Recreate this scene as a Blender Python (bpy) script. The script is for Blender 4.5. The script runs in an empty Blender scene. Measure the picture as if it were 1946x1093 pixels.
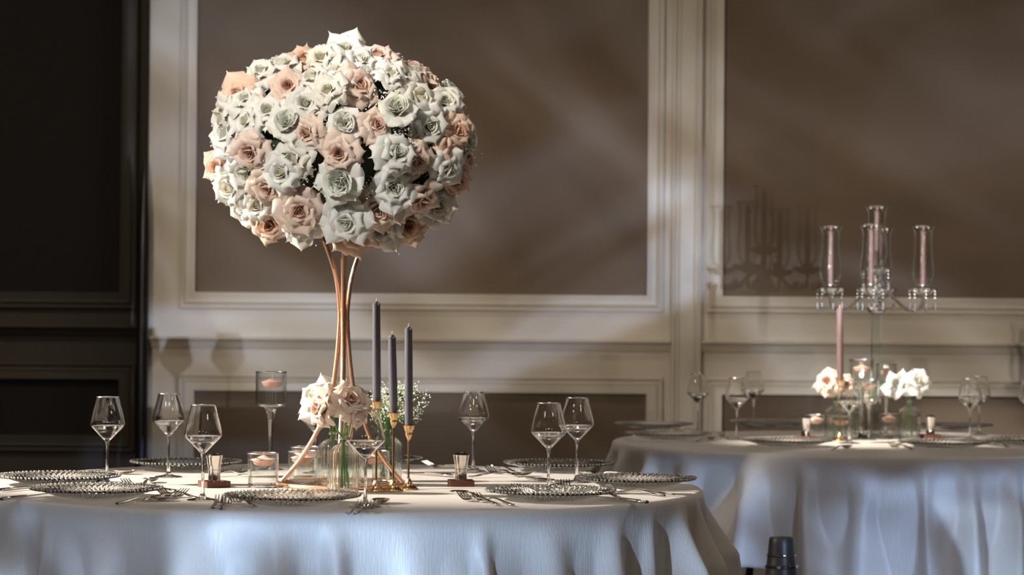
import bpy, bmesh, math, random
from mathutils import Vector, Matrix, noise
random.seed(7)
C = bpy.context.scene.collection
SC = bpy.context.scene
PI = math.pi
# ------------------------------------------------------------------ camera
FPX = 4790.0
CAM_Z = 1.1785
cam_d = bpy.data.cameras.new('camera'); cam = bpy.data.objects.new('camera', cam_d); C.objects.link(cam)
cam_d.sensor_width = 36.0; cam_d.lens = FPX/1946*36.0
cam_d.clip_start = .05; cam_d.clip_end = 100
CR = Matrix.Rotation(PI/2 + math.atan(58/FPX), 3, 'X') @ Matrix.Rotation(0.0078, 3, 'Z')
cam.matrix_world = Matrix.Translation((0, 0, CAM_Z)) @ CR.to_4x4()
cam_d.dof.use_dof = True; cam_d.dof.focus_distance = 6.05; cam_d.dof.aperture_fstop = 5.0
SC.camera = cam
# ------------------------------------------------------------------ world, exposure
w = bpy.data.worlds.new('world'); SC.world = w; w.use_nodes = True
w.node_tree.nodes['Background'].inputs[0].default_value = (0.9, 0.85, 0.8, 1)
w.node_tree.nodes['Background'].inputs[1].default_value = 0.02
SC.view_settings.view_transform = 'Standard'; SC.view_settings.look = 'None'
SC.view_settings.exposure = 0.08; SC.view_settings.gamma = 1.0; SC.view_settings.use_curve_mapping = False
SC.cycles.max_bounces = 14; SC.cycles.transmission_bounces = 12; SC.cycles.transparent_max_bounces = 40
SC.cycles.glossy_bounces = 6; SC.cycles.diffuse_bounces = 3
SC.cycles.sample_clamp_indirect = 8.0; SC.cycles.blur_glossy = 0.0
# ------------------------------------------------------------------ lights (theatre spots, two with a ripple gobo)
def spot(name, loc, aim, power, col, size, blend=.3, radius=.03, gobo=None):
    d = bpy.data.lights.new(name, 'SPOT'); o = bpy.data.objects.new(name, d); C.objects.link(o)
    o.location = loc; o.rotation_euler = (Vector(aim)-Vector(loc)).to_track_quat('-Z', 'Y').to_euler()
    d.energy = power; d.color = col; d.spot_size = math.radians(size); d.spot_blend = blend; d.shadow_soft_size = radius
    if gobo:
        d.use_nodes = True; t = d.node_tree; N = t.nodes; L = t.links; em = N['Emission']
        tc = N.new('ShaderNodeTexCoord')
        sep = N.new('ShaderNodeSeparateXYZ'); L.new(tc.outputs['Normal'], sep.inputs[0])
        def M(op, a, b=None):
            n = N.new('ShaderNodeMath'); n.operation = op
            for i, v in enumerate((a, b)):
                if v is None: continue
                if isinstance(v, (int, float)): n.inputs[i].default_value = v
                else: L.new(v, n.inputs[i])
            return n.outputs[0]
        z = M('ABSOLUTE', sep.outputs[2])
        gx = M('DIVIDE', sep.outputs[0], z); gy = M('DIVIDE', sep.outputs[1], z)
        cb = N.new('ShaderNodeCombineXYZ'); L.new(gx, cb.inputs[0]); L.new(gy, cb.inputs[1])
        mp = N.new('ShaderNodeMapping'); mp.vector_type = 'TEXTURE'; L.new(cb.outputs[0], mp.inputs[0])
        mp.inputs['Rotation'].default_value = (0, 0, gobo.get('rot', .5)); mp.inputs['Scale'].default_value = [1/q for q in gobo['scale']]
        mp.inputs['Location'].default_value = (gobo.get('seed', 0), gobo.get('seed', 0)*.37, 0)
        nz = N.new('ShaderNodeTexNoise'); L.new(mp.outputs[0], nz.inputs['Vector'])
        nz.inputs['Scale'].default_value = 1.0; nz.inputs['Detail'].default_value = 2.0
        nz.inputs['Distortion'].default_value = gobo.get('dist', 1.2)
        cr = N.new('ShaderNodeValToRGB'); L.new(nz.outputs['Fac'], cr.inputs[0])
        e = cr.color_ramp.elements
        stops = gobo['stops']
        while len(e) < len(stops): e.new(.5)
        for i, (p, c) in enumerate(stops): e[i].position = p; e[i].color = (*c, 1)
        L.new(cr.outputs[0], em.inputs['Color'])
        s = None
        for pt, axis, sign, *ed in gobo.get('cuts', ()):      # added beam cuts, shaped like framing shutters, limiting where light falls; straight edges through a point
            q = (Vector(aim)-Vector(loc)).to_track_quat('-Z', 'Y').to_matrix().transposed() @ (Vector(pt)-Vector(loc))
            k = q[axis]/abs(q.z); g_ = (gx, gy)[axis]
            v = M('MULTIPLY', M('SUBTRACT', g_, k), sign*(ed[0] if ed else gobo.get('edge', 400.0)))
            n = N.new('ShaderNodeClamp'); L.new(v, n.inputs[0])
            s = n.outputs[0] if s is None else M('MULTIPLY', s, n.outputs[0])
        if s is not None: L.new(s, em.inputs['Strength'])
    return o
RIP = [(.34, (.05, .045, .04)), (.46, (.22, .19, .16)), (.56, (.5, .5, .56)), (.68, (.8, .9, 1.1))]
RIPC = [(.34, (.08, .07, .065)), (.45, (.28, .27, .27)), (.54, (.62, .66, .7)), (.66, (1.0, 1.05, 1.08))]
RIPW = [(.34, (.25, .2, .15)), (.48, (.45, .38, .3)), (.6, (.75, .75, .8)), (.72, (.9, 1.0, 1.2))]
EDGE = (-1.66, 11.2, 1.4)
spot('ripple_projector', (2.15, 0.0, .80), (.5, 11.2, 1.45), 2500, (.86, .93, 1.06), 34, .3, .012, dict(scale=(6, 13, 1), rot=.3, seed=3.1, stops=RIP, cuts=[(EDGE, 0, 1), ((.5, 11.2, .74), 1, 1), ((.5, 11.2, 3.0), 1, -1, 9.0)]))
spot('ripple_projector', (-3.2, 1.0, 2.9), (.6, 11.2, 1.7), 2600, (1, .95, .88), 44, .3, .03, dict(scale=(5, 14, 1), rot=-.75, seed=8.4, stops=RIPW, cuts=[(EDGE, 0, 1), ((.6, 11.2, .15), 1, 1, 13.0), ((.6, 11.2, 3.3), 1, -1, 8.0), ((-2.6, 11.2, 2), 0, 1, 7.0)]))
spot('ripple_projector', (-2.3, .3, 1.0), (.1, 6.0, .5), 1950, (.56, .76, 1.08), 44, .3, .04, dict(scale=(15, 9, 1), rot=.35, seed=1.7, stops=RIPC, cuts=[((-.5, 5.45, .765), 1, -1)], edge=250.0))
spot('ripple_projector', (3.3, 1.2, .98), (1.45, 8.0, .5), 1300, (.50, .70, 1.12), 36, .3, .03, dict(scale=(17, 12, 1), rot=.6, seed=5.7, stops=RIPC, cuts=[((1.3, 7.85, .765), 1, -1), ((.66, 6.35, .6), 0, 1)], edge=200.0))
# table and flower ball pin spots, then two added fill spots
spot('pin_or_fill_spot', (-3.5, 6.1, 2.35), (-.42, 6.35, .8), 1500, (1, .9, .78), 27, .8, .03)
spot('pin_or_fill_spot', (-1.9, 2.6, 2.9), (-.42, 6.35, 1.66), 530, (1, .985, .96), 13.5, .5, .06)
spot('pin_or_fill_spot', (-.7, 7.4, 3.0), (1.25, 8.8, .8), 1250, (1, .9, .78), 19, 1.0, .03)
spot('pin_or_fill_spot', (.1, 5.2, 3.3), (1.27, 8.77, 1.5), 1700, (1, .95, .88), 10, .6, .02)  # added spot that brightens the candelabra
spot('pin_or_fill_spot', (-2.2, 2.5, 2.2), (-.46, 6.2, .93), 170, (1, .93, .85), 7, .8, .02)  # added fill for the low roses and bottles
# added unseen fill panels under the ceiling, for warm ambient light and glass highlights
for hx in (-3.2, 0, 3.2):
    for hy in (-2.5, 1.5, 5.5, 9.3):
        hd_ = bpy.data.lights.new('fill_panel', 'AREA'); ho = bpy.data.objects.new('fill_panel', hd_); C.objects.link(ho)
        ho.location = (hx, hy, 3.88); hd_.shape = 'SQUARE'; hd_.size = .6; hd_.energy = 13; hd_.color = (1, .88, .74)
# ------------------------------------------------------------------ pixel -> world
def ray(px, py):
    return CR @ Vector(((px-973)/FPX, -(py-546.5)/FPX, -1))
CO = Vector((0, 0, CAM_Z))
def on_z(px, py, z):
    d = ray(px, py); t = (z-CAM_Z)/d.z; return CO + d*t
def on_y(px, py, y):
    d = ray(px, py); return CO + d*(y/d.y)
TOP = .756      # top face of the cloth
WY = 11.2
# ------------------------------------------------------------------ materials
def mat(name, col, rough=.5, metal=0, spec=.5, noise_amt=0, noise_scale=20, bump=0, bump_scale=60, sss=0, trans=0, sheen=0, stretch=(1, 1, 1), ior=1.45, coat=0):
    m = bpy.data.materials.new(name); m.use_nodes = True; N = m.node_tree.nodes; L = m.node_tree.links; b = N['Principled BSDF']
    b.inputs['Base Color'].default_value = (*col, 1); b.inputs['Roughness'].default_value = rough; b.inputs['Metallic'].default_value = metal
    b.inputs['Specular IOR Level'].default_value = spec; b.inputs['IOR'].default_value = ior
    b.inputs['Transmission Weight'].default_value = trans; b.inputs['Sheen Weight'].default_value = sheen
    b.inputs['Coat Weight'].default_value = coat
    if sss:
        b.inputs['Subsurface Weight'].default_value = sss; b.inputs['Subsurface Scale'].default_value = .01
    tc = N.new('ShaderNodeTexCoord'); mp = N.new('ShaderNodeMapping'); mp.inputs['Scale'].default_value = stretch
    L.new(tc.outputs['Object'], mp.inputs[0])
    if noise_amt:
        nz = N.new('ShaderNodeTexNoise'); nz.inputs['Scale'].default_value = noise_scale; nz.inputs['Detail'].default_value = 5; L.new(mp.outputs[0], nz.inputs['Vector'])
        mr = N.new('ShaderNodeMapRange'); L.new(nz.outputs['Fac'], mr.inputs[0]); mr.inputs[3].default_value = 1-noise_amt; mr.inputs[4].default_value = 1+noise_amt
        mx = N.new('ShaderNodeVectorMath'); mx.operation = 'SCALE'; mx.inputs[0].default_value = col; L.new(mr.outputs[0], mx.inputs['Scale'])
        L.new(mx.outputs[0], b.inputs['Base Color'])
    if bump:
        n2 = N.new('ShaderNodeTexNoise'); n2.inputs['Scale'].default_value = bump_scale; n2.inputs['Detail'].default_value = 4; L.new(mp.outputs[0], n2.inputs['Vector'])
        bp = N.new('ShaderNodeBump'); bp.inputs['Strength'].default_value = bump; bp.inputs['Distance'].default_value = .002; L.new(n2.outputs['Fac'], bp.inputs['Height']); L.new(bp.outputs[0], b.inputs['Normal'])
    return m
def thin_glass(name, tint=(.97, .98, .97), ior=1.5, lo=.03, gain=1.0, rough=0.0, expo=3.5):
    m = bpy.data.materials.new(name); m.use_nodes = True; N = m.node_tree.nodes; L = m.node_tree.links
    N.remove(N['Principled BSDF']); out = N['Material Output']
    tr = N.new('ShaderNodeBsdfTransparent'); tr.inputs[0].default_value = (*tint, 1)
    gl = N.new('ShaderNodeBsdfGlossy'); gl.inputs['Roughness'].default_value = rough; gl.inputs[0].default_value = (1, 1, 1, 1)
    lw = N.new('ShaderNodeLayerWeight'); lw.inputs[0].default_value = .5
    pw = N.new('ShaderNodeMath'); pw.operation = 'POWER'; pw.inputs[1].default_value = expo; L.new(lw.outputs['Facing'], pw.inputs[0])
    mr = N.new('ShaderNodeMath'); mr.operation = 'MULTIPLY_ADD'; mr.inputs[1].default_value = .8*gain; mr.inputs[2].default_value = lo; mr.use_clamp = True
    L.new(pw.outputs[0], mr.inputs[0])
    mx = N.new('ShaderNodeMixShader'); L.new(mr.outputs[0], mx.inputs[0]); L.new(tr.outputs[0], mx.inputs[1]); L.new(gl.outputs[0], mx.inputs[2])
    L.new(mx.outputs[0], out.inputs[0]); return m
def real_glass(name, col=(1, 1, 1), ior=1.5, clear=.35, rough=0.0):
    m = bpy.data.materials.new(name); m.use_nodes = True; N = m.node_tree.nodes; L = m.node_tree.links
    N.remove(N['Principled BSDF']); out = N['Material Output']
    g = N.new('ShaderNodeBsdfGlass'); g.inputs['IOR'].default_value = ior; g.inputs[0].default_value = (*col, 1); g.inputs['Roughness'].default_value = rough
    tr = N.new('ShaderNodeBsdfTransparent'); tr.inputs[0].default_value = (*col, 1)
    if clear == 0:
        N.remove(tr); L.new(g.outputs[0], out.inputs[0]); return m
    mx = N.new('ShaderNodeMixShader'); mx.inputs[0].default_value = clear
    L.new(g.outputs[0], mx.inputs[1]); L.new(tr.outputs[0], mx.inputs[2]); L.new(mx.outputs[0], out.inputs[0]); return m
M = {}
M['panel'] = mat('brown_wall_fabric', (.135, .098, .068), .75, noise_amt=.12, noise_scale=3, bump=.25, bump_scale=400)
M['trim'] = mat('painted_trim', (.50, .455, .385), .42, noise_amt=.06, noise_scale=4)
M['plaster'] = mat('painted_wall', (.48, .435, .365), .5, noise_amt=.06, noise_scale=3)
M['ceil'] = mat('ceiling_paint', (.3, .28, .25), .8, noise_amt=.05)
M['dark'] = mat('shaded_wall_paint', (.13, .11, .085), .6, noise_amt=.1, noise_scale=4)  # alcove shade put into the wall and trim colour
M['shadedpanel'] = mat('shaded_panel_fabric', (.035, .03, .026), .8, noise_amt=.1, bump=.2, bump_scale=300)  # panel fabric darkened to stand for the alcove's shade
M['carpet'] = mat('carpet', (.07, .045, .035), .95, noise_amt=.4, noise_scale=60, bump=.5, bump_scale=300)
M['black'] = mat('black_plastic', (.008, .008, .01), .35)
M['cloth'] = mat('tablecloth_linen', (.60, .55, .50), .42, noise_amt=.07, noise_scale=240, bump=.5, bump_scale=260, sheen=.3, stretch=(1, 1, .12))
M['wood'] = mat('tray_wood', (.13, .045, .03), .45, noise_amt=.4, noise_scale=60, stretch=(.15, 1, 1))
M['tabletop'] = mat('plywood', (.3, .2, .12), .5, noise_amt=.15)
M['steel'] = mat('dark_steel', (.05, .047, .043), .4, metal=.2)
M['chrome'] = mat('polished_steel', (.62, .60, .57), .10, metal=1, noise_amt=.03)
M['silver'] = mat('shaker_silver', (.66, .62, .58), .08, metal=1, noise_amt=.02)
M['gold'] = mat('rose_gold_metal', (.86, .53, .35), .34, metal=1, noise_amt=.04, noise_scale=40)
M['brass'] = mat('brass', (.80, .52, .27), .2, metal=1, noise_amt=.06, noise_scale=60)
M['grey_wax'] = mat('grey_wax', (.125, .12, .145), .42, noise_amt=.04, sss=.1)
M['rose_wax'] = mat('dusky_rose_wax', (.16, .105, .1), .4, noise_amt=.04, sss=.1)
M['pink_wax'] = mat('pink_wax', (.85, .56, .47), .4, noise_amt=.04, sss=.3)
M['wick'] = mat('wick', (.8, .55, .5), .8, noise_amt=.1)
M['seal'] = mat('brown_seal', (.16, .085, .05), .35, noise_amt=.3, noise_scale=200)
M['wine'] = real_glass('wine_glass', (1, 1, 1), 1.5, 0)
M['added_bowl_water'] = real_glass('added_bowl_water', (1, 1, 1), 1.33, 0)
M['stem'] = real_glass('glass_stem', (1, 1, 1), 1.45, 0)
M['jar'] = thin_glass('jar_glass', (.99, .995, .99), lo=.04, gain=1.2, rough=.03, expo=2.4)
M['rib'] = real_glass('ribbed_glass', (.99, 1, .99), 1.5, 0)
M['plate'] = real_glass('plate_glass', (.99, .995, .99), 1.5, 0)
M['crystal'] = real_glass('crystal', (1, 1, 1), 1.6, 0, .03)
M['cut'] = real_glass('cut_crystal', (1, 1, 1), 1.6, .35, .05)
for n_ in [n for n in M['cut'].node_tree.nodes if n.type == 'BSDF_TRANSPARENT']:      # the facets' own gloss instead of a clear share
    N_ = M['cut'].node_tree.nodes; g_ = N_.new('ShaderNodeBsdfGlossy'); g_.inputs['Roughness'].default_value = .28
    mx_ = [n for n in N_ if n.type == 'MIX_SHADER'][0]; M['cut'].node_tree.links.new(g_.outputs[0], mx_.inputs[2]); N_.remove(n_)
M['edge'] = real_glass('glass_edge', (1, 1, 1), 1.5, 0)
M['column_glass'] = real_glass('column_glass', (.97, 1.0, .99), 1.5, 0)
M['water'] = thin_glass('water', (.985, .995, .985), lo=.02, gain=.7)
M['stalk'] = mat('green_stalk', (.10, .26, .06), .5, noise_amt=.2)
M['foam'] = mat('dark_foliage', (.02, .032, .012), .8, noise_amt=.5, noise_scale=40)
M['leaf'] = mat('dark_leaf', (.045, .085, .025), .5, noise_amt=.3)
M['gyp'] = mat('gypsophila_floret', (.9, .9, .82), .6, noise_amt=.1)
def petal_mat(name, tip, base, deep):
    m = mat(name, tip, .5, sss=.0); N = m.node_tree.nodes; L = m.node_tree.links; b = N['Principled BSDF']
    b.inputs['Sheen Weight'].default_value = .15; b.inputs['Specular IOR Level'].default_value = .35
    at = N.new('ShaderNodeAttribute'); at.attribute_name = 'tone'
    cr = N.new('ShaderNodeValToRGB'); L.new(at.outputs['Fac'], cr.inputs[0]); e = cr.color_ramp.elements; e.new(.5)
    e[0].position = 0; e[0].color = (*deep, 1); e[1].position = .45; e[1].color = (*base, 1); e[2].position = .9; e[2].color = (*tip, 1)
    nz = N.new('ShaderNodeTexNoise'); nz.inputs['Scale'].default_value = 90; tc = N.new('ShaderNodeTexCoord'); L.new(tc.outputs['Object'], nz.inputs['Vector'])
    mx = N.new('ShaderNodeMix'); mx.data_type = 'RGBA'; mx.blend_type = 'MULTIPLY'; mx.inputs[0].default_value = .12
    L.new(cr.outputs[0], mx.inputs[6]); L.new(nz.outputs['Fac'], mx.inputs[7])
    L.new(mx.outputs[2], b.inputs['Base Color'])
    # petals let light through
    t = N.new('ShaderNodeBsdfTranslucent'); L.new(mx.outputs[2], t.inputs[0])
    ms = N.new('ShaderNodeMixShader'); ms.inputs[0].default_value = .22; L.new(b.outputs[0], ms.inputs[1]); L.new(t.outputs[0], ms.inputs[2])
    L.new(ms.outputs[0], N['Material Output'].inputs[0]); return m
M['W'] = petal_mat('white_petal', (.84, .83, .78), (.82, .82, .72), (.72, .75, .50))
M['G'] = petal_mat('garden_petal', (.83, .83, .76), (.81, .83, .69), (.74, .79, .50))
M['C'] = petal_mat('cream_petal', (.81, .78, .70), (.80, .76, .62), (.70, .64, .42))
M['B'] = petal_mat('blush_petal', (.83, .67, .56), (.78, .53, .41), (.40, .15, .09))
M['P'] = petal_mat('peach_petal', (.84, .62, .48), (.80, .47, .31), (.48, .2, .11))
# ------------------------------------------------------------------ mesh helpers
class MB:
    def __init__(s): s.v = []; s.f = []; s.tone = []
    def add(s, vs, fs, tone=None):
        o = len(s.v); s.v += [tuple(v) for v in vs]; s.f += [tuple(i+o for i in f) for f in fs]
        s.tone += (tone if tone is not None else [1.0]*len(vs)); return s
    def xf(s, m, start=0):
        for i in range(start, len(s.v)): s.v[i] = tuple(m @ Vector(s.v[i]))
        return s
    def box(s, x0, x1, y0, y1, z0, z1, bev=0):
        if not bev:
            vs = [(x, y, z) for z in (z0, z1) for y in (y0, y1) for x in (x0, x1)]
            return s.add(vs, [(0, 2, 3, 1), (4, 5, 7, 6), (0, 1, 5, 4), (2, 6, 7, 3), (0, 4, 6, 2), (1, 3, 7, 5)])
        bm = bmesh.new(); bmesh.ops.create_cube(bm, size=1)
        for v in bm.verts: v.co = Vector(((x0+x1)/2+v.co.x*(x1-x0), (y0+y1)/2+v.co.y*(y1-y0), (z0+z1)/2+v.co.z*(z1-z0)))
        bmesh.ops.bevel(bm, geom=bm.edges[:], offset=bev, segments=2, affect='EDGES', profile=.5)
        bm.verts.index_update(); s.add([v.co[:] for v in bm.verts], [[v.index for v in f.verts] for f in bm.faces]); bm.free(); return s
    def lathe(s, prof, n=32, mod=None, c=(0, 0, 0), closed=False):
        vs = []; m = len(prof)
        for r, z in prof:
            for k in range(n):
                a = 2*PI*k/n; rr = r*(mod(a, z) if mod else 1)
                vs.append((c[0]+rr*math.cos(a), c[1]+rr*math.sin(a), c[2]+z))
        fs = []
        for i in range(m if closed else m-1):
            j = (i+1) % m
            for k in range(n):
                k2 = (k+1) % n; fs.append((i*n+k, i*n+k2, j*n+k2, j*n+k))
        if not closed:
            if prof[0][0] > 0: fs.append(tuple(range(n-1, -1, -1)))
            if prof[-1][0] > 0: fs.append(tuple((m-1)*n+k for k in range(n)))
        return s.add(vs, fs)
    def tube(s, pts, r, n=10, closed=False, cap=True):
        pts = [Vector(p) for p in pts]; m = len(pts); rs = r if isinstance(r, (list, tuple)) else [r]*m
        T = []
        for i in range(m):
            a = pts[(i-1) % m] if (closed or i > 0) else pts[i]; b = pts[(i+1) % m] if (closed or i < m-1) else pts[i]
            T.append((b-a).normalized())
        u = T[0].orthogonal().normalized(); vs = []
        for i in range(m):
            u = (u - T[i]*u.dot(T[i])).normalized(); w_ = T[i].cross(u)
            for k in range(n):
                a = 2*PI*k/n; vs.append(pts[i] + (u*math.cos(a)+w_*math.sin(a))*rs[i])
        fs = []
        for i in range(m if closed else m-1):
            j = (i+1) % m
            for k in range(n):
                k2 = (k+1) % n; fs.append((i*n+k, i*n+k2, j*n+k2, j*n+k))
        if cap and not closed: fs.append(tuple(range(n-1, -1, -1))); fs.append(tuple((m-1)*n+k for k in range(n)))
        return s.add(vs, fs)
    def ball(s, c, r, sub=1, sz=1):
        bm = bmesh.new(); bmesh.ops.create_icosphere(bm, subdivisions=sub, radius=r)
        s.add([(c[0]+v.co.x, c[1]+v.co.y, c[2]+v.co.z*sz) for v in bm.verts], [[v.index for v in f.verts] for f in bm.faces]); bm.free(); return s
    def mesh(s, name, m, smooth=True, recalc=True, angle=None):
        me = bpy.data.meshes.new(name); me.from_pydata(s.v, [], s.f)
        if any(t != 1.0 for t in s.tone):
            a = me.attributes.new('tone', 'FLOAT', 'POINT'); a.data.foreach_set('value', s.tone)
        if recalc:
            bm = bmesh.new(); bm.from_mesh(me); bmesh.ops.recalc_face_normals(bm, faces=bm.faces[:]); bm.to_mesh(me); bm.free()
        if smooth:
            me.polygons.foreach_set('use_smooth', [True]*len(me.polygons))
            if angle is not None:
                me.set_sharp_from_angle(angle=math.radians(angle))
        me.materials.append(m); me.update(); return me
    def build(s, name, m, parent=None, smooth=True, loc=None, recalc=True, angle=35):
        return link(name, s.mesh(name, m, smooth, recalc, angle), parent, loc)
def link(name, me, parent=None, loc=None, rot=None):
    o = bpy.data.objects.new(name, me); C.objects.link(o)
    if parent: o.parent = parent
    if loc is not None: o.location = loc
    if rot is not None: o.rotation_euler = rot
    return o
def tag(o, label=None, cat=None, group=None, kind=None):
    if label: o['label'] = label
    if cat: o['category'] = cat
    if group: o['group'] = group
    if kind: o['kind'] = kind
    return o
def empty(name, loc=(0, 0, 0), rz=0):
    o = bpy.data.objects.new(name, None); C.objects.link(o); o.location = loc; o.rotation_euler = (0, 0, rz); o.empty_display_size = .05; return o
def copy_tree(o, parent=None):
    c = o.copy(); C.objects.link(c); c.parent = parent
    for ch in list(o.children): copy_tree(ch, c)
    return c
class Proto:       # first use is the prototype itself, later ones are copies
    def __init__(s, root): s.root = root; s.used = False
    def put(s, loc, label, group=None, rot=None, scale=None):
        o = copy_tree(s.root) if s.used else s.root
        s.used = True; o.location = loc; o['label'] = label
        if rot is not None: o.rotation_euler = rot if isinstance(rot, (tuple, list)) else (0, 0, rot)
        if scale is not None: o.scale = scale if isinstance(scale, (tuple, list)) else (scale,)*3
        if group: o['group'] = group
        return o
def struct(o, kind='structure'): o['kind'] = kind; return o
def closed_prof(outer, t):      # a walled vessel profile: outer from bottom up, then inner back down
    inner = [(max(r-t, .0003), z) for r, z in outer if z > outer[0][1]+t*1.5]
    return outer + [(outer[-1][0]-t*.5, outer[-1][1]+t*.4)] + inner[::-1]
# ------------------------------------------------------------------ room
def px_wall(px, py): p = on_y(px, py, WY); return p.x, p.z
XL = px_wall(283, 300)[0]
fl = struct(MB().box(-7, 7, -5, 13, -.1, 0).build('floor', M['carpet'], smooth=False))
struct(MB().box(-7, 7, -5, 13, 3.9, 4.0).build('ceiling', M['ceil'], smooth=False))
struct(MB().box(-7.1, -7, -5, 13, 0, 3.9).build('wall_left', M['ceil'], smooth=False))
struct(MB().box(7, 7.1, -5, 13, 0, 3.9).build('wall_right', M['ceil'], smooth=False))
struct(MB().box(-7, 7, -5.1, -5, 0, 3.9).build('wall_front', M['dark'], smooth=False))
wb = struct(MB().box(XL, 7, WY, WY+1.0, 0, 3.9).build('wall_back', M['plaster'], smooth=False))
DY = WY+.35
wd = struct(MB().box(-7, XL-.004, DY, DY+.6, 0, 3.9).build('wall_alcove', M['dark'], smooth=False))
def sweep_frame(name, x0, x1, z0, z1, prof, y, m, parent):
    vs = []; n = len(prof)
    for cx, cz, sx, sz in ((x0, z0, 1, 1), (x1, z0, -1, 1), (x1, z1, -1, -1), (x0, z1, 1, -1)):
        for off, d in prof: vs.append((cx+sx*off, y-d, cz+sz*off))
    fs = []
    for c in range(4):
        c2 = (c+1) % 4
        for i in range(n-1): fs.append((c*n+i, c*n+i+1, c2*n+i+1, c2*n+i))
    return MB().add(vs, fs).build(name, m, parent, smooth=True, angle=25)
PROF = [(0, 0), (0, .016), (.003, .021), (.009, .022), (.013, .015), (.019, .013), (.022, .019), (.03, .024), (.036, .021), (.040, .021), (.066, .033), (.072, .033), (.074, .028), (.074, 0)]
def framed(x0, x1, z0, z1, y, parent, m_trim, m_panel, name='wall_panel'):
    sweep_frame('panel_moulding', x0, x1, z0, z1, PROF, y, m_trim, parent)
    MB().box(x0+.07, x1-.07, y-.006, y+.002, z0+.07, z1-.07).build(name, m_panel, parent, smooth=False)
def rail(name, x0, x1, z0, z1, prof, y, m, parent, ends=True):
    vs = []; n = len(prof)
    for x in (x0, x1):
        for d, t in prof: vs.append((x, y-d, z0+(z1-z0)*t))
    fs = [(i, i+1, n+i+1, n+i) for i in range(n-1)] + [tuple(range(n)), tuple(range(2*n-1, n-1, -1))]
    return MB().add(vs, fs).build(name, m, parent, angle=30)
RAILP = [(0, 0), (.012, .0), (.016, .1), (.02, .3), (.03, .5), (.034, .62), (.05, .72), (.055, .84), (.05, .97), (0, 1)]
BASEP = [(0, 0), (.02, 0), (.02, .75), (.012, .86), (.006, .97), (0, 1)]
xa, _ = px_wall(343, 300); _, zb = px_wall(800, 590); xr = px_wall(1262, 300)[0]
xp0, xp1 = px_wall(1276, 300)[0], px_wall(1335, 300)[0]
xq = px_wall(1343, 300)[0]; XQ2 = xq + (xr-xa)
_, zl1 = px_wall(800, 714)
_, zr0 = px_wall(800, 665); _, zr1 = px_wall(800, 643)
for a, b in ((xa, xr), (xq, XQ2)):
    framed(a, b, zb, 3.35, WY, wb, M['trim'], M['panel'])
    framed(a, b, .24, zl1, WY, wb, M['trim'], M['panel'])
for a, b in ((XL-.012, xp0), (xp1, 6.9)):
    rail('chair_rail', a, b, zr0, zr1, RAILP, WY, M['trim'], wb)
    rail('skirting', a, b, 0, .16, BASEP, WY, M['trim'], wb)
pl = MB().box(xp0, xp1, WY-.03, WY, 0, 3.9)
pl.build('pilaster', M['trim'], wb, smooth=False)
for a in (xp0, xp1):
    s_ = 1 if a == xp0 else -1
    MB().tube([(a+s_*.012, WY-.034, .02), (a+s_*.012, WY-.034, 3.88)], .009, 8).build('pilaster_bead', M['trim'], wb)
    MB().tube([(a+s_*.034, WY-.032, .02), (a+s_*.034, WY-.032, 3.88)], .005, 8).build('pilaster_bead', M['trim'], wb)
rail('cornice', XL, 6.9, 3.7, 3.9, [(0, 0), (.02, 0), (.03, .3), (.1, .6), (.14, .9), (.14, 1), (0, 1)], WY, M['trim'], wb)
# alcove wall, its shade painted in as darker trim and panels
def px_d(px, py): p = on_y(px, py, DY); return p.x, p.z
xd = px_d(262, 300)[0]; zd = px_d(120, 586)[1]; zd1 = px_d(120, 690)[1]; zd0 = px_d(120, 858)[1]
framed(xd-2.4, xd, zd, 3.35, DY, wd, M['dark'], M['shadedpanel'])
framed(xd-2.4, xd, zd0, zd1, DY, wd, M['dark'], M['shadedpanel'])
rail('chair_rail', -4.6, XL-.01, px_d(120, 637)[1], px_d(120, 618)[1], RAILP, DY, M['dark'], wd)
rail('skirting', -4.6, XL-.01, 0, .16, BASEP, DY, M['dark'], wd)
# slim black upright at the end of the lit wall
p = on_y(272, 300, WY-.06); cz = p.z
bc = MB(); cx_ = on_y(273, 600, WY-.06).x; prof_ = []
for i in range(40):
    t = i/39; z = t*cz; hw = .026*min(1, math.sqrt(max(0, (cz-z)/.35)))+.001; sh = .012*math.sin(t*3)-.0
    prof_.append((z, hw, sh))
vs = []; 
for z, hw, sh in prof_:
    for k in range(12):
        a = 2*PI*k/12; vs.append((cx_+sh*(-.4)+hw*math.cos(a), WY-.06+.03*math.sin(a)*hw/.026, z))
fs = [(i*12+k, i*12+(k+1) % 12, (i+1)*12+(k+1) % 12, (i+1)*12+k) for i in range(39) for k in range(12)] + [tuple(range(11, -1, -1)), tuple(39*12+k for k in range(12))]
tag(bc.add(vs, fs).build('black_upright', M['black']), 'slim black upright with rounded top standing at left end of the lit wall', 'column')
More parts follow.
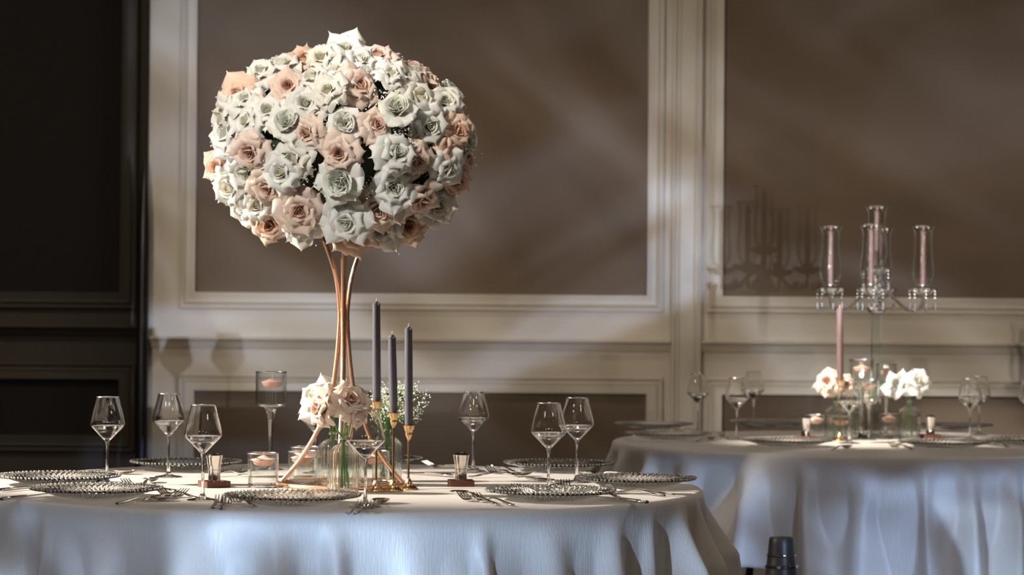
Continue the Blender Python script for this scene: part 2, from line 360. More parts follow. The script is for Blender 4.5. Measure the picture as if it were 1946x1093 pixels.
# ------------------------------------------------------------------ tables
T1 = on_z(640, 929, TOP); T1 = Vector((on_y(640, 929, 6.35).x, 6.35, 0))
T2 = Vector((on_y(1667, 845, 8.77).x, 8.77, 0))
def table(c, lab, lab2, seed, fold_amp, fold_w, R=.915):
    t = empty('round_table', (c.x, c.y, 0)); tag(t, lab, 'table', 'round banquet tables')
    MB().lathe([(0, .715), (R-.004, .715), (R, .72), (R, .738), (R-.004, .742), (0, .742)], 96).build('tabletop', M['tabletop'], t)
    MB().lathe([(R-.12, .66), (R-.1, .66), (R-.1, .715), (R-.12, .715)], 64, closed=True).build('apron', M['steel'], t)
    for k in range(4):
        a = PI/4+k*PI/2; x, y = math.cos(a)*.55, math.sin(a)*.55
        MB().tube([(x*1.1, y*1.1, .012), (x, y, .4), (x*.96, y*.96, .714)], .014, 12).build('leg', M['steel'], t)
    rnd = random.Random(seed)
    # irregular folds around the drop
    folds = []; a = 0
    while a < 2*PI:
        wd_ = rnd.uniform(*fold_w); folds.append((a+wd_/2, wd_, rnd.uniform(.4, 1.0), rnd.uniform(-.35, .35))); a += wd_
    def fold(th, s):
        v = 0
        for c0, w_, am, sk in folds:
            d = (th - c0 - sk*.12*s + PI) % (2*PI) - PI
            wv = w_*(.20+.12*s)
            v += am*math.exp(-(d/wv)**2)
        return v
    NA, prof = 900, []
    top = [(0.0, 0), (.3, 0), (.6, 0), (.8, 0), (.88, 0), (R-.012, 0), (R-.002, -.0015), (R+.004, -.006), (R+.007, -.014)]
    vs = []; nr = 0
    for r, dz in top:
        for k in range(NA):
            th = 2*PI*k/NA; vs.append((r*math.cos(th), r*math.sin(th), TOP+dz))
        nr += 1
    for i in range(1, 31):
        s = i/30
        for k in range(NA):
            th = 2*PI*k/NA; hem = .40-.06*min(1, max(0, (th-math.radians(238))/math.radians(22)))*(1 if th < math.radians(330) else 0)
            z = TOP-.014 - s*(TOP-.014-hem); f = fold(th, s)
            g = min(1, s*2.2)**1.3
            wob = .006*s*noise.noise((math.cos(th)*6, math.sin(th)*6, s*3+seed))
            r = R+.008 + .06*s + g*fold_amp*(f-.5) + wob
            r = max(r, R+.004)
            tw = .02*g*noise.noise((math.cos(th)*9, math.sin(th)*9, seed))
            vs.append((r*math.cos(th+tw), r*math.sin(th+tw), z+.004*noise.noise((th*3, s, 2))))
        nr += 1
    fs = [(i*NA+k, i*NA+(k+1) % NA, (i+1)*NA+(k+1) % NA, (i+1)*NA+k) for i in range(1, nr-1) for k in range(NA)]
    fs += [tuple(NA+k for k in range(NA))]
    vs2 = vs; m = MB().add(vs2, fs)
    # drop the degenerate first ring
    m.v = m.v[NA:]; m.f = [tuple(i-NA for i in f) for f in m.f]; m.tone = m.tone[NA:]
    o = m.build('tablecloth', M['cloth'], None, angle=80, loc=(c.x, c.y, 0))
    sm = o.modifiers.new('thickness', 'SOLIDIFY'); sm.thickness = .0012; sm.offset = -1
    tag(o, lab2, 'tablecloth', 'grey round tablecloths'); return t
table(T1, 'near round banquet table hidden under a pale grey cloth', 'pale grey linen cloth draped over the near round table', 5, .10, (.10, .26))
table(T2, 'far round banquet table on the right, hidden under a grey cloth', 'grey linen cloth draped over the far round table at right', 11, .13, (.13, .30))
# ------------------------------------------------------------------ tableware prototypes
def smooth_prof(pts, n=3):
    out = []
    for i in range(len(pts)-1):
        p0 = pts[max(i-1, 0)]; p1 = pts[i]; p2 = pts[i+1]; p3 = pts[min(i+2, len(pts)-1)]
        for k in range(n):
            t = k/n
            out.append(tuple(.5*((2*p1[j])+(-p0[j]+p2[j])*t+(2*p0[j]-5*p1[j]+4*p2[j]-p3[j])*t*t+(-p0[j]+3*p1[j]-3*p2[j]+p3[j])*t**3) for j in (0, 1)))
    out.append(pts[-1]); return out
def wineglass():
    t = empty('wine_glass'); tag(t, 'x', 'glass')
    MB().lathe([(0, .0), (.036, .0), (.0365, .001), (.034, .0022), (.02, .004), (.009, .007), (.0052, .014), (0, .0145)], 40).build('foot', M['stem'], t)
    MB().lathe([(.0052, .013), (.0036, .03), (.0031, .06), (.0033, .09), (.0048, .102), (.0062, .107)], 16).build('stem', M['stem'], t)
    o = smooth_prof([(.003, .1065), (.009, .111), (.024, .1265), (.038, .141), (.0428, .148), (.0425, .156), (.0372, .18), (.0318, .2), (.0277, .2175)], 4)
    b = MB().lathe(closed_prof(o, .0009), 48, closed=True).build('bowl', M['wine'], t, angle=60)
    MB().lathe([(.0003, .1095), (.0075, .1118), (.0226, .1274), (.0363, .1412), (.0405, .1462), (.0405, .1468), (.0003, .1466)], 48).build('water', M['added_bowl_water'], t, angle=60)  # water added to make the lower bowl look bright
    MB().tube([(math.cos(2*PI*k/48)*.0273, math.sin(2*PI*k/48)*.0273, .2175) for k in range(48)], .001, 6, closed=True).build('rim', M['cut'], t)
    return Proto(t)
def plate_mesh():
    NA, rings = 60*8, []
    prof = [(0.0, .006), (.05, .006), (.078, .006), (.082, .0062), (.09, .0075), (.1, .0105), (.11, .0135), (.12, .0165), (.13, .0195), (.138, .0215), (.144, .0228), (.148, .0232), (.150, .0222)]
    vs = []
    def P(r, z, th, side):
        am = max(0, min(1, (r-.088)/.01))
        ph = 60*(th + (r-.08)*5.5)
        dz = am*.0018*math.sin(ph) if side > 0 else am*.0004*math.sin(ph+2.2)
        rr = r + (max(0, (r-.14)/.01))*.0016*math.cos(ph)
        return (rr*math.cos(th), rr*math.sin(th), z+dz+(0 if side > 0 else -.0032))
    n = 0
    for side, seq in ((1, prof[1:]), (-1, prof[::-1][:-1])):
        for r, z in seq:
            for k in range(NA): vs.append(P(r, z, 2*PI*k/NA, side))
            n += 1
    fs = [(i*NA+k, i*NA+(k+1) % NA, (i+1)*NA+(k+1) % NA, (i+1)*NA+k) for i in range(n-1) for k in range(NA)]
    fs.append(tuple(range(NA-1, -1, -1))); fs.append(tuple((n-1)*NA+k for k in range(NA)))
    b = MB().add(vs, fs); return b
def plate():
    t = empty('charger_plate'); tag(t, 'x', 'plate')
    plate_mesh().build('dish', M['plate'], t, angle=70)
    bd = MB(); n = 84
    for k in range(n):
        a = 2*PI*k/n; r = .1505+(.0008 if k % 2 else -.0008); c = (r*math.cos(a), r*math.sin(a), .0228)
        bd.lathe([(0, -.003), (.0028, -.0014), (.0036, .0006), (.0018, .003), (0, .0034)], 6, c=c)
    tag(bd.build('beaded_rim', M['cut'], t), kind='stuff')
    MB().lathe([(.05, 0), (.062, 0), (.062, .003), (.05, .003)], 48, closed=True).build('foot_ring', M['plate'], t)
    return Proto(t)
def blade_loft(secs, m=12):   # secs: x, z, half width, half thick ; lofted along x
    vs = []
    for x, z, hw, ht in secs:
        for k in range(m):
            a = 2*PI*k/m; vs.append((x, hw*math.cos(a), z+ht*math.sin(a)))
    n = len(secs); fs = [(i*m+k, i*m+(k+1) % m, (i+1)*m+(k+1) % m, (i+1)*m+k) for i in range(n-1) for k in range(m)]
    fs += [tuple(range(m-1, -1, -1)), tuple((n-1)*m+k for k in range(m))]
    return vs, fs
HANDLE = [(-.1, .0035, .004, .0022), (-.097, .0036, .0062, .0028), (-.07, .0055, .0058, .0026), (-.03, .0105, .0036, .0022), (.0, .0120, .0026, .002), (.02, .0095, .0024, .0018), (.035, .0055, .003, .0016)]
def fork():
    t = empty('fork'); tag(t, 'x', 'fork')
    vs, fs = blade_loft(HANDLE + [(.043, .0038, .0085, .0011), (.052, .0032, .0118, .001), (.06, .004, .0122, .0009)])
    MB().add(vs, fs).build('handle', M['chrome'], t, angle=50)
    for k in range(4):
        y = (k-1.5)*.0068
        MB().tube([(.058, y, .0038), (.07, y, .006), (.085, y*1.02, .0115), (.1, y*1.03, .0185)], [.0021, .0019, .0017, .0009], 6).build('tine', M['chrome'], t)
    return Proto(t)
def spoon():
    t = empty('spoon'); tag(t, 'x', 'spoon')
    vs, fs = blade_loft(HANDLE + [(.042, .0055, .006, .0012)])
    MB().add(vs, fs).build('handle', M['chrome'], t, angle=50)
    NU, NV = 12, 24; vs = []
    for lay in (0, 1):
        for i in range(NU+1):
            rr = i/NU
            for k in range(NV):
                a = 2*PI*k/NV; ex = .032*rr*math.cos(a); ey = .0205*rr*math.sin(a)*(1+.12*math.cos(a)*-1)
                vs.append((.07+ex, ey, .0012+lay*.0011+.0085*rr*rr))
    m = NU+1; fs = []
    for lay in (0, 1):
        o = lay*m*NV
        for i in range(NU):
            for k in range(NV):
                q = (o+i*NV+k, o+i*NV+(k+1) % NV, o+(i+1)*NV+(k+1) % NV, o+(i+1)*NV+k); fs.append(q if lay else q[::-1])
    for k in range(NV):
        a = NU*NV+k; b = NU*NV+(k+1) % NV; fs.append((a, b, b+m*NV, a+m*NV))
    MB().add(vs, fs).build('bowl', M['chrome'], t, angle=60)
    return Proto(t)
def knife():
    t = empty('knife'); tag(t, 'x', 'knife')
    vs, fs = blade_loft([(-.11, .005, .004, .003), (-.107, .0052, .0075, .0042), (-.07, .0052, .0068, .0042), (-.02, .0052, .0055, .0036), (0, .005, .005, .003)])
    MB().add(vs, fs).build('handle', M['chrome'], t, angle=50)
    vs, fs = blade_loft([(-.002, .005, .005, .0014), (.01, .005, .0092, .001), (.05, .005, .0098, .0008), (.085, .005, .0088, .0007), (.103, .005, .005, .0006), (.11, .005, .001, .0004)])
    MB().add(vs, fs).build('blade', M['chrome'], t, angle=50)
    return Proto(t)
def shaker():
    t = empty('shaker'); tag(t, 'x', 'shaker')
    MB().lathe(smooth_prof([(.0155, 0), (.0158, .004), (.0152, .02), (.0155, .032), (.0165, .045), (.0185, .058), (.0205, .068), (.0203, .0695), (.018, .0685)], 3), 32).build('body', M['silver'], t)
    MB().lathe([(.0178, .066), (.0165, .0705), (.012, .074), (.005, .0755), (0, .076)], 32).build('cap', M['black'], t)
    MB().tube([(math.cos(2*PI*k/24)*.0158, math.sin(2*PI*k/24)*.0158, .0335) for k in range(24)], .0005, 5, closed=True).build('seam', M['black'], t)
    return Proto(t)
def tray():
    t = empty('wooden_tray'); tag(t, 'x', 'tray')
    MB().box(-.031, .031, -.031, .031, 0, .009, .001).build('base', M['wood'], t)
    for a, b, c, d in ((-.031, .031, -.031, -.027), (-.031, .031, .027, .031), (-.031, -.027, -.027, .027), (.027, .031, -.027, .027)):
        MB().box(a, b, c, d, .0085, .0155, .0006).build('lip', M['wood'], t)
    return Proto(t)
def floater(name='floating_candle', m='pink_wax'):
    t = empty(name); tag(t, 'x', 'candle')
    MB().lathe(smooth_prof([(0, -.017), (.012, -.0165), (.022, -.012), (.0285, -.001), (.028, .001), (.019, .0035), (.006, .009), (0, .011)], 3), 32).build('wax', M[m], t)
    MB().tube([(0, 0, .009), (.0008, 0, .014), (.0004, .0004, .019)], .0009, 6).build('wick', M['wick'], t)
    return Proto(t)
def jar(r, h, wz, t0=.0022, name='votive_glass'):
    t = empty(name); tag(t, 'x', 'glass')
    o = [(r-.002, 0), (r, .002), (r, h*.5), (r, h-.001), (r-.0004, h)]
    inner = [(r-t0, h), (r-t0, h*.5), (r-t0, .011), (r-t0-.002, .008), (.001, .008)]
    MB().lathe([(.001, 0)]+o+inner, 48, closed=False).build('vessel', M['jar'], t, angle=40)
    MB().lathe([(0, .0002), (r-.003, .0002), (r-.0026, .0078), (0, .0078)], 48).build('base', M['stem'], t, angle=40)
    MB().tube([(math.cos(2*PI*k/48)*(r-.0011), math.sin(2*PI*k/48)*(r-.0011), h) for k in range(48)], .0018, 8, closed=True).build('rim', M['cut'], t)
    MB().tube([(math.cos(2*PI*k/48)*(r-t0-.0002), math.sin(2*PI*k/48)*(r-t0-.0002), wz) for k in range(48)], .0009, 6, closed=True).build('waterline', M['cut'], t)
    MB().tube([(math.cos(2*PI*k/48)*(r-.003), math.sin(2*PI*k/48)*(r-.003), .006) for k in range(48)], .0022, 6, closed=True).build('base_edge', M['edge'], t)
    MB().lathe([(0, .0085), (r-t0-.0002, .0085), (r-t0-.0002, wz), (0, wz)], 48).build('water', M['water'], t, angle=40)
    return Proto(t)
def goblet(h=.268):
    t = empty('stemmed_candle_glass'); tag(t, 'x', 'glass')
    r = .0425; b = h-.094; t0 = .002
    MB().lathe([(0, 0), (.036, 0), (.036, .002), (.012, .0045), (.006, .012), (.0042, .03), (.005, .06), (.008, b-.045), (.0105, b-.02), (.018, b-.004), (.024, b), (0, b)], 40).build('stem', M['stem'], t)
    o = [(.001, b), (r-.003, b), (r, b+.003), (r, h)]
    MB().lathe(o+[(r-t0, h), (r-t0, b+.006), (.001, b+.004)], 48).build('bowl', M['jar'], t, angle=40)
    MB().tube([(math.cos(2*PI*k/48)*(r-.001), math.sin(2*PI*k/48)*(r-.001), h) for k in range(48)], .0017, 8, closed=True).build('rim', M['cut'], t)
    MB().tube([(math.cos(2*PI*k/48)*(r-.001), math.sin(2*PI*k/48)*(r-.001), b+.002) for k in range(48)], .0022, 8, closed=True).build('bowl_edge', M['cut'], t)
    MB().lathe([(0, b+.0045), (r-t0-.0002, b+.0065), (r-t0-.0002, h-.027), (0, h-.027)], 48).build('water', M['water'], t, angle=40)
    return Proto(t), h-.027
def bottle():
    t = empty('ribbed_bottle_vase'); tag(t, 'x', 'vase')
    o = smooth_prof([(.034, 0), (.037, .003), (.0375, .03), (.0375, .088), (.0335, .102), (.022, .113), (.0125, .118), (.0098, .122), (.0098, .128), (.0115, .131), (.0115, .133)], 3)
    mod = lambda a, z: 1 + (.022*math.cos(24*a) if .004 < z < .112 else 0)
    MB().lathe([(.001, 0)]+o+[(max(r-.002, .0075), z) for r, z in o[::-1] if z > .006]+[(.001, .006)], 144, mod=mod).build('vessel', M['rib'], t, angle=60)
    MB().tube([(math.cos(2*PI*k/32)*.0105, math.sin(2*PI*k/32)*.0105, .1325) for k in range(32)], .0014, 6, closed=True).build('lip', M['crystal'], t)
    MB().lathe([(0, .0065), (.033, .0065), (.0345, .01), (.0345, .086), (0, .086)], 48).build('water', M['water'], t, angle=40)
    return Proto(t)
def holder(h, name='candle_holder', m='brass'):
    t = empty(name); tag(t, 'x', 'candle holder')
    fl = lambda a, z: 1+.03*math.cos(14*a)
    MB().lathe(smooth_prof([(.0235, 0), (.024, .0015), (.022, .0045), (.0145, .010), (.0085, .018), (.0055, .026), (.0035, .0285)], 3), 84, mod=fl).build('foot', M[m], t)
    MB().lathe([(.0034, .027), (.0027, .031), (.0027, h-.045), (.0032, h-.036)], 16).build('stem', M[m], t)
    fl2 = lambda a, z: 1+.035*math.cos(8*a)
    MB().lathe(smooth_prof([(.003, h-.038), (.0036, h-.034), (.0052, h-.031), (.0082, h-.024), (.0088, h-.021), (.0082, h-.018), (.0102, h-.012), (.0132, h-.002), (.0134, h), (.0112, h), (.0095, h-.014)], 3), 48, mod=fl2).build('cup', M[m], t)
    return Proto(t)
def taper(h, r=.0102, m='grey_wax', name='taper_candle'):
    t = empty(name); tag(t, 'x', 'candle')
    MB().lathe(smooth_prof([(.0085, 0), (.0092, .01), (r, .03), (r*.99, h*.5), (r*.93, h-.014), (r*.9, h-.012), (.006, h-.004), (.002, h-.001)], 3)+[(0, h-.0005)], 28).build('wax', M[m], t)
    MB().tube([(0, 0, h-.002), (.0006, 0, h+.004), (.0012, .0005, h+.007)], .0011, 6).build('wick', M['wick'], t)
    return Proto(t)
WG, PL, FO, SP, KN = wineglass(), plate(), fork(), spoon(), knife()
SH, TR, FC = shaker(), tray(), floater()
G_W1, G_W2 = 'wine glasses on the near table', 'wine glasses on the far table'
for px, py, lab in (
    (203, 921, 'wine glass at the far left, against the black wall'),
    (320, 907, 'wine glass second from left, behind the shaker'),
    (385, 951, 'wine glass standing in front of the left silver shaker'),
    (694, 964, 'wine glass in front of the flower vases at the near edge'),
    (600, 900, 'wine glass half hidden behind the white and blush roses'),
    (899, 896, 'wine glass just behind the right silver shaker'),
    (1042, 938, 'wine glass at the right of the near table, front one of two'),
    (1096, 917, 'wine glass at the right of the near table, rear one of two')):
    p = on_z(px, py, TOP); WG.put((p.x, p.y, TOP+.0006), lab, G_W1, rot=random.random())
for px, py, lab in (
    (1326, 821, 'wine glass at the left of the far table, behind a plate'),
    (1400, 836, 'wine glass at the left of the far table, nearest of three'),
    (1432, 812, 'dim wine glass at the back left of the far table'),
    (1614, 843, 'wine glass in front of the blush roses on the far table'),
    (1843, 836, 'wine glass at the right of the far table, front of the pair'),
    (1860, 827, 'wine glass at the right of the far table, rear of the pair'),
    (1958, 835, 'wine glass cut off by the right edge of the frame')):
    p = on_z(px, py, TOP); WG.put((p.x, p.y, TOP+.0006), lab, G_W2, rot=random.random())
G_P1, G_P2 = 'ribbed glass plates on the near table', 'ribbed glass plates on the far table'
plates1 = [((112, 921), 'ribbed glass charger plate at the far left of the near table'),
    ((183, 946), 'ribbed glass charger plate in front of the leftmost wine glass'),
    ((354, 893), 'ribbed glass charger plate behind the left shaker'),
    ((556, 960), 'ribbed glass charger plate at the front edge, before the vases'),
    ((1046, 950), 'ribbed glass charger plate at front right of the near table'),
    ((1208, 925), 'ribbed glass charger plate at the right end of the near table'),
    ((1062, 895), 'ribbed glass charger plate at the back right of the near table'),
    ((700, 886), 'ribbed glass charger plate at the back, behind the candle holders')]
for i, ((px, py), lab) in enumerate(plates1):
    p = on_z(px, py, TOP); tilt = (0, 0, random.random()*6)
    PL.put((p.x, p.y, TOP+.0008), lab, G_P1, rot=tilt)
for (px, py), lab in (((1242, 816), 'glass plate at the back left of the far table'), ((1270, 836), 'glass plate at the left edge of the far table'),
    ((1462, 812), 'glass plate at the back of the far table, behind three glasses'), ((1496, 849), 'glass plate at the front of the far table, near the shaker'),
    ((1795, 852), 'glass plate at the front right of the far table'), ((1812, 818), 'glass plate at the back right of the far table'),
    ((1945, 846), 'glass plate at the right frame edge on the far table')):
    p = on_z(px, py, TOP); PL.put((p.x, p.y, TOP+.0008), lab, G_P2, rot=random.random()*6)
se = MB().lathe([(0, 0), (.012, 0), (.0135, .002), (.0125, .0042), (.009, .0034), (0, .0034)], 28).build('wax_seal', M['seal']); tag(se, 'x', 'seal')
SE = Proto(se)
for px, py, lab in ((182, 943, 'small brown oval seal on the plate before the leftmost glass'), (124, 919, 'small brown oval seal on the far left plate'),
    (355, 890, 'small brown oval seal on the plate behind the left shaker'), (560, 956, 'small brown oval seal on the front centre plate'), (1036, 947, 'small brown oval seal on the front right plate')):
    p = on_z(px, py, TOP+.0075); SE.put((p.x, p.y, TOP+.0072), lab, 'brown seals on the plates', rot=random.random(), scale=(1.1, .8, 1))
def cut(kind, head, end, lab, grp, dz=.0):
    P = {'f': FO, 's': SP, 'k': KN}[kind]; a = on_z(*head, TOP); b = on_z(*end, TOP)
    d = a-b; L0 = .22 if kind == 'k' else .2
    ang = math.atan2(d.y, d.x); mid = a - d.normalized()*L0*.5
    o = P.put((mid.x, mid.y, TOP+.0006+dz), lab, grp, rot=(random.uniform(-.05, .05), 0, ang))
G_C1, G_C2 = 'cutlery on the near table', 'cutlery on the far table'
cuts = [
 ('k', (113, 926), (-2, 936), 'knife crossing the left frame edge beside the far left plate'),
 ('k', (96, 942), (17, 952), 'knife with its handle out under the left front plate'),
 ('s', (322, 951), (177, 966), 'spoon in front of the left front plate, handle pointing left'),
 ('f', (352, 944), (232, 960), 'fork whose tines rise beside the left front spoon'),
 ('s', (290, 916), (266, 929), 'upturned spoon behind the left front plate'),
 ('f', (236, 924), (276, 930), 'fork with tines up between the leftmost glass and the spoon'),
 ('k', (273, 928), (330, 938), 'knife lying behind the right rim of the left front plate'),
 ('f', (300, 940), (366, 949), 'fork with its handle pointing at the front wine glass'),
 ('s', (258, 902), (196, 901), 'dark spoon left of the back left plate'),
 ('f', (472, 900), (424, 905), 'fork right of the plate behind the left shaker'),
 ('f', (420, 956), (404, 970), 'fork pointing away, left of the front centre plate, outer one'),
 ('f', (433, 958), (416, 974), 'fork pointing away, left of the front centre plate, inner one'),
 ('f', (441, 955), (470, 963), 'fork behind the left rim of the front centre plate'),
 ('k', (492, 939), (560, 946), 'knife tip showing behind the front centre plate'),
 ('s', (727, 956), (700, 973), 'round spoon at the front edge by the central wine glass'),
 ('f', (689, 967), (668, 977), 'fork right of the front centre plate, left of two'),
 ('f', (702, 968), (682, 978), 'fork right of the front centre plate, beside the round spoon'),
 ('f', (806, 889), (843, 891), 'fork at the table back, right of the candle holders'),
 ('k', (758, 900), (796, 903), 'knife in shadow under the rear plate by the candle holders'),
 ('s', (932, 892), (985, 901), 'spoon at the back, left of the back right plate'),
 ('f', (928, 899), (974, 906), 'fork at the back, left of the back right plate'),
 ('s', (1012, 905), (918, 908), 'spoon lying between the back right plate and the shaker'),
 ('k', (990, 909), (1024, 914), 'knife beside the spoon at the back right plate'),
 ('f', (1074, 925), (1079, 935), 'fork standing out with tines up between the two right glasses'),
 ('s', (1058, 928), (1046, 938), 'spoon just behind the front right wine glass'),
 ('f', (980, 934), (1006, 942), 'fork tines showing behind the front right plate'),
 ('s', (864, 941), (920, 952), 'spoon left of the front right plate, before the shaker'),
 ('f', (876, 951), (975, 967), 'fork left of the front right plate, outer one'),
 ('f', (902, 952), (1008, 969), 'fork left of the front right plate, inner one'),
 ('k', (1128, 948), (1213, 958), 'knife under the right rim of the front right plate'),
 ('s', (1118, 937), (1170, 947), 'spoon between the front right plate and the end plate'),
 ('f', (1134, 938), (1290, 944), 'fork across the front of the end plate, upper one'),
 ('f', (1152, 936), (1262, 945), 'fork across the front of the end plate, lower one'),
 ('s', (1102, 903), (1200, 908), 'spoon right of the back right plate'),
 ('f', (1120, 907), (1188, 910), 'fork right of the back right plate, behind the end plate')]
for k, h, e, lab in cuts: cut(k, h, e, lab, G_C1, dz=random.uniform(0, .0008))
for k, h, e, lab in [
 ('s', (1356, 836), (1300, 844), 'shiny spoon at the left front of the far table'),
 ('f', (1372, 830), (1398, 842), 'fork beside the nearest far wine glass'),
 ('f', (1284, 823), (1322, 819), 'fork at the back left of the far table'),
 ('s', (1614, 852), (1556, 861), 'shiny spoon right of the front plate on the far table'),
 ('f', (1692, 850), (1748, 858), 'fork left of the front right plate on the far table'),
 ('s', (1700, 845), (1740, 850), 'spoon left of the front right plate on the far table'),
 ('f', (1888, 846), (1936, 856), 'fork at the right of the far table near the frame edge'),
 ('s', (1905, 838), (1944, 842), 'spoon at the right of the far table near the frame edge'),
 ('s', (1768, 822), (1740, 820), 'spoon behind the right shaker on the far table'),
 ('k', (1895, 842), (1860, 846), 'knife right of the front right plate on the far table')]: cut(k, h, e, lab, G_C2)
for px, py, rz, lab in ((407, 926, .5, 'left'), (876, 924, .12, 'right'), (1531, 837, .3, 'far left'), (1768, 834, .2, 'far right')):
    p = on_z(px, py, TOP); nm = {'left': 'on the near table, left', 'right': 'on the near table, right', 'far left': 'on the far table, left', 'far right': 'on the far table, right'}[lab]
    g = 'near' if 'near' in nm else 'far'
    TR.put((p.x, p.y, TOP+.0004), 'square dark red wooden tray under the shaker ' + nm, 'wooden shaker trays', rot=rz)
    SH.put((p.x, p.y, TOP+.0098), 'flared silver shaker with black cap ' + nm, 'silver shakers', rot=0)
# votives
J1, G1 = jar(.0385, .083, .068), None
wz = .068
def votive(P, px, py, lab, grp, wz, sc=1, off=(0, 0), labc=None):
    p = on_z(px, py, TOP); o = P.put((p.x, p.y, TOP+.0005), lab, grp, scale=sc)
    FC.put((p.x+off[0], p.y+off[1], TOP+.0005+wz*sc), labc, 'pink floating candles', rot=random.random()*6, scale=sc)
votive(J1, 499.5, 926, 'short water glass at the left, before the stemmed glass', 'short candle glasses on the near table', wz, 1, (.001, 0), 'pink candle floating in the left short glass')
votive(J1, 576, 921.3, 'short water glass crossed by the slanting gold leg', 'short candle glasses on the near table', wz, 1, (-.002, 0), 'pink candle floating behind the slanting gold leg')
votive(J1, 580, 911, 'short water glass mostly hidden behind the one at the gold leg', 'short candle glasses on the near table', wz, 1, (.002, 0), 'pink candle in the rear hidden short glass')
votive(J1, 711, 921, 'short water glass behind the first brass candle holder', 'short candle glasses on the near table', wz, 1, (0, 0), 'pink candle floating behind the first brass holder')
GB, gz = goblet()
votive(GB, 514, 893, 'tall stemmed glass holding a floating candle, left of the flowers', 'stemmed candle glasses', gz, 1, (.002, 0), 'pink candle floating high in the tall stemmed glass')
g2 = [(1636, 833, 1.05, 'tallest stemmed candle glass on the far table', 'pink candle in the tallest stemmed glass of the far table'), (1683, 826, .97, 'stemmed candle glass right of the clear column on the far table', 'pink candle in the stemmed glass right of the clear column'),
      (1651, 836, .79, 'short stemmed candle glass at the front of the far table', 'pink candle in the short stemmed glass of the far table')]
for px, py, sc, lab, lc in g2: votive(GB, px, py, lab, 'stemmed candle glasses', gz, sc, (0, 0), lc)
for px, py, lab, lc in ((1549, 833, 'low candle glass beside the left shaker of the far table', 'pink candle beside the left shaker of the far table'), (1598, 836, 'low candle glass by the gold holder on the far table', 'pink candle by the gold holder on the far table'),
    (1690, 830, 'low candle glass left of the white flower bottle', 'pink candle left of the white flower bottle')): votive(J1, px, py, lab, 'low candle glasses on the far table', wz, 1, (0, 0), lc)
# tapers in holders
S_ = lambda py: (py-604)/.4225
def taper_set(px, py, hpx, cpx, tilt, lab1, lab2, m='grey_wax', r=.0102, hm='brass', g=('brass candle holders', 'grey taper candles')):
    p = on_z(px, py, TOP); h = on_y(px, hpx, p.y).z - TOP; H = holder(h, m=hm)
    H.put((p.x, p.y, TOP+.0004), lab1, g[0])
    ch = on_y(px, cpx, p.y).z - TOP - h + .012; T = taper(ch, r, m)
    T.put((p.x, p.y, TOP+h-.012), lab2, g[1], rot=(0, tilt, 0))
taper_set(714.5, 935, 763, 572, -.012, 'tallest brass candle holder, leftmost of three', 'tall grey taper candle, leftmost of three')
taper_set(747, 934, 785, 635, -.03, 'middle brass candle holder of three', 'shortest grey taper candle, middle of three')
taper_set(776, 931, 809, 620, -.012, 'lowest brass candle holder, rightmost of three', 'grey taper candle at the right of three, in the lowest holder')
taper_set(1596, 838, 724, 584, -.012, 'gold candle holder on the far table', 'dusky rose taper candle below the left crystal arm', m='rose_wax', r=.0118, g=('candle holders on the far table', 'taper candle on the far table'))
# ------------------------------------------------------------------ gold flower stand
SP0 = on_z(650, 924, TOP)
st = empty('flower_stand', (SP0.x, SP0.y, TOP)); tag(st, 'tall rose gold metal stand with four bowed legs carrying the flower ball', 'flower stand')
LEGP = smooth_prof([(.154, .007), (.125, .040), (.097, .078), (.06, .143), (.030, .227), (.018, .30), (.0105, .39), (.0098, .44), (.0185, .515), (.036, .575), (.060, .634), (.09, .69), (.11, .715)], 5)
for k in range(4):
    a = k*PI/2+.0
    off = .12
    pts = [(r*math.cos(a+off*(1-min(1, z/.3))*0), r*math.sin(a), z) for r, z in LEGP]
    MB().tube(pts, .0058, 14).build('leg', M['gold'], st)
    i = min(range(len(LEGP)), key=lambda j: abs(LEGP[j][1]-(.41+.01*k)))
    r, z = LEGP[i]
    MB().lathe([(.0062, -.003), (.0068, -.0025), (.0068, .0025), (.0062, .003)], 14, c=(r*math.cos(a), r*math.sin(a), z), closed=True).build('collar', M['gold'], st)
sq = []
for k in range(4):
    a0, a1_ = k*PI/2, (k+1)*PI/2
    c0 = Vector((.156*math.cos(a0), .156*math.sin(a0), .0062)); c1 = Vector((.156*math.cos(a1_), .156*math.sin(a1_), .0062))
    for t in (0.02, .06, .12, .3, .5, .7, .88, .94, .98):
        q = c0.lerp(c1, t); rad = q.copy(); rad.z = 0
        bul = .156/rad.length; sq.append((q.x*bul, q.y*bul, q.z))
MB().tube(sq, .0058, 12, closed=True).build('base_ring', M['gold'], st)
MB().tube([(.11*math.cos(2*PI*k/40), .11*math.sin(2*PI*k/40), .715) for k in range(40)], .0058, 12, closed=True).build('top_ring', M['gold'], st)
